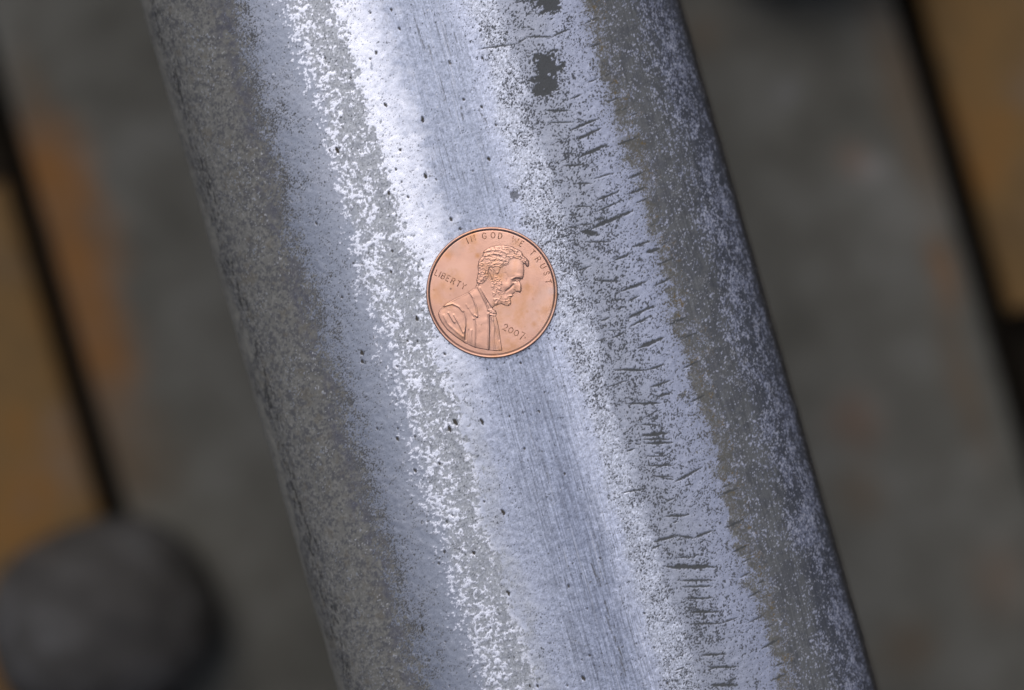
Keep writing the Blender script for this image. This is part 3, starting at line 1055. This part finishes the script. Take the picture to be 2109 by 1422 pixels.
# --- raised lettering: strokes of each letter as rounded ridges
GL = {'I': [[(.5, 0), (.5, 1)]], 'N': [[(.1, 0), (.1, 1), (.9, 0), (.9, 1)]], 'G': [[(.88, .82), (.68, .98), (.4, 1), (.14, .8), (.08, .5), (.14, .2), (.4, 0), (.7, .03), (.9, .2), (.9, .45), (.6, .45)]],
      'O': [[(.5, 1), (.2, .88), (.05, .5), (.2, .12), (.5, 0), (.8, .12), (.95, .5), (.8, .88), (.5, 1)]], 'D': [[(.12, 0), (.12, 1), (.5, 1), (.82, .8), (.92, .5), (.82, .2), (.5, 0), (.12, 0)]],
      'W': [[(0, 1), (.22, 0), (.5, .75), (.78, 0), (1, 1)]], 'E': [[(.85, 1), (.15, 1), (.15, 0), (.85, 0)], [(.15, .52), (.7, .52)]], 'T': [[(.5, 0), (.5, 1)], [(.08, 1), (.92, 1)]],
      'R': [[(.12, 0), (.12, 1), (.6, 1), (.85, .85), (.85, .65), (.6, .5), (.12, .5)], [(.55, .5), (.92, 0)]], 'U': [[(.1, 1), (.1, .3), (.25, .05), (.5, 0), (.75, .05), (.9, .3), (.9, 1)]],
      'S': [[(.85, .82), (.6, 1), (.3, .97), (.14, .77), (.3, .58), (.7, .43), (.86, .23), (.7, .03), (.4, 0), (.12, .17)]], 'L': [[(.15, 1), (.15, 0), (.85, 0)]],
      'B': [[(.12, 0), (.12, 1), (.6, 1), (.82, .88), (.82, .66), (.6, .53), (.12, .53)], [(.6, .53), (.9, .4), (.9, .14), (.62, 0), (.12, 0)]], 'Y': [[(.08, 1), (.5, .5), (.92, 1)], [(.5, .5), (.5, 0)]],
      '2': [[(.1, .75), (.25, .97), (.6, 1), (.85, .78), (.75, .52), (.1, 0), (.55, .06), (.92, .02)]], '0': [[(.5, 1), (.18, .85), (.06, .5), (.18, .15), (.5, 0), (.82, .15), (.94, .5), (.82, .85), (.5, 1)]],
      '7': [[(.08, 1), (.92, 1), (.6, .45), (.42, -.1)]], '.': [[(.35, .3), (.65, .3)]]}


def lettering(name, items, rad_, hgt_):
    """items: (char, px, py, turn clockwise in degrees, height px, width px)"""
    bm = bmesh.new()
    for ch, px, py, ang, hp, wp in items:
        ca, sa = math.cos(R(-ang)), math.sin(R(-ang))
        x0, y0 = L(px, py)
        for stroke in GL[ch]:
            pts = []
            for (a, b) in stroke:
                lx, ly = (a - .5) * wp * PX, (b - .5) * hp * PX
                pts.append(Vector((x0 + lx * ca - ly * sa, y0 + lx * sa + ly * ca)))
            prev = None
            for i, p_ in enumerate(pts):
                d0 = (pts[i] - pts[i - 1]).normalized() if i else None
                d1 = (pts[i + 1] - pts[i]).normalized() if i < len(pts) - 1 else None
                d_ = ((d0 or d1) + (d1 or d0))
                d_ = d_.normalized() if d_.length > 1e-6 else (d0 or d1)
                nn = Vector((-d_.y, d_.x))
                if not i:
                    p_ = p_ - d_ * rad_ * .4
                if i == len(pts) - 1:
                    p_ = p_ + d_ * rad_ * .4
                ring = [bm.verts.new(((p_.x + nn.x * o_ * rad_) * MM, (p_.y + nn.y * o_ * rad_) * MM, (FZ - .03 + z_ * hgt_) * MM))
                        for o_, z_ in ((-1.15, 0), (-.75, .7), (-.3, 1), (.3, 1), (.75, .7), (1.15, 0))]
                if prev:
                    for k in range(5):
                        bm.faces.new((prev[k], prev[k + 1], ring[k + 1], ring[k]))
                else:
                    bm.faces.new(ring)
                prev = ring
            bm.faces.new(prev[::-1])
    return obj(name, mesh_bm(name, bm, True), LETTER, penny)


def radial(ch, px, py, hp, wp):
    return (ch, px, py, math.degrees(math.atan2(px - 700, 703 - py)), hp, wp)


lettering("motto_lettering", [radial(c_, x, y, 54, w_) for c_, x, y, w_ in
          [('I', 468, 213, 24), ('N', 521, 189, 46), ('G', 628, 166, 42), ('O', 711, 160, 44), ('D', 779, 166, 40), ('W', 920, 206, 60), ('E', 981, 240, 34), ('T', 1086, 326, 38), ('R', 1138, 386, 38),
           ('U', 1186, 452, 40), ('S', 1218, 520, 34), ('T', 1234, 598, 36)]], .062, .11)
lettering("liberty_lettering", [(c_, x, y, 26.0, 54, w_) for c_, x, y, w_ in
          [('L', 178, 516, 34), ('I', 208, 530, 20), ('B', 240, 546, 36), ('E', 284, 568, 34), ('R', 332, 593, 38), ('T', 384, 620, 38), ('Y', 432, 644, 42)]], .062, .11)
lettering("date_lettering", [(c_, x, y, 27.0, hp, w_) for c_, x, y, hp, w_ in
          [('2', 828, 1032, 62, 42), ('0', 880, 1060, 54, 46), ('0', 932, 1086, 54, 46), ('7', 986, 1112, 66, 40), ('.', 1016, 1128, 22, 14)]], .064, .11)
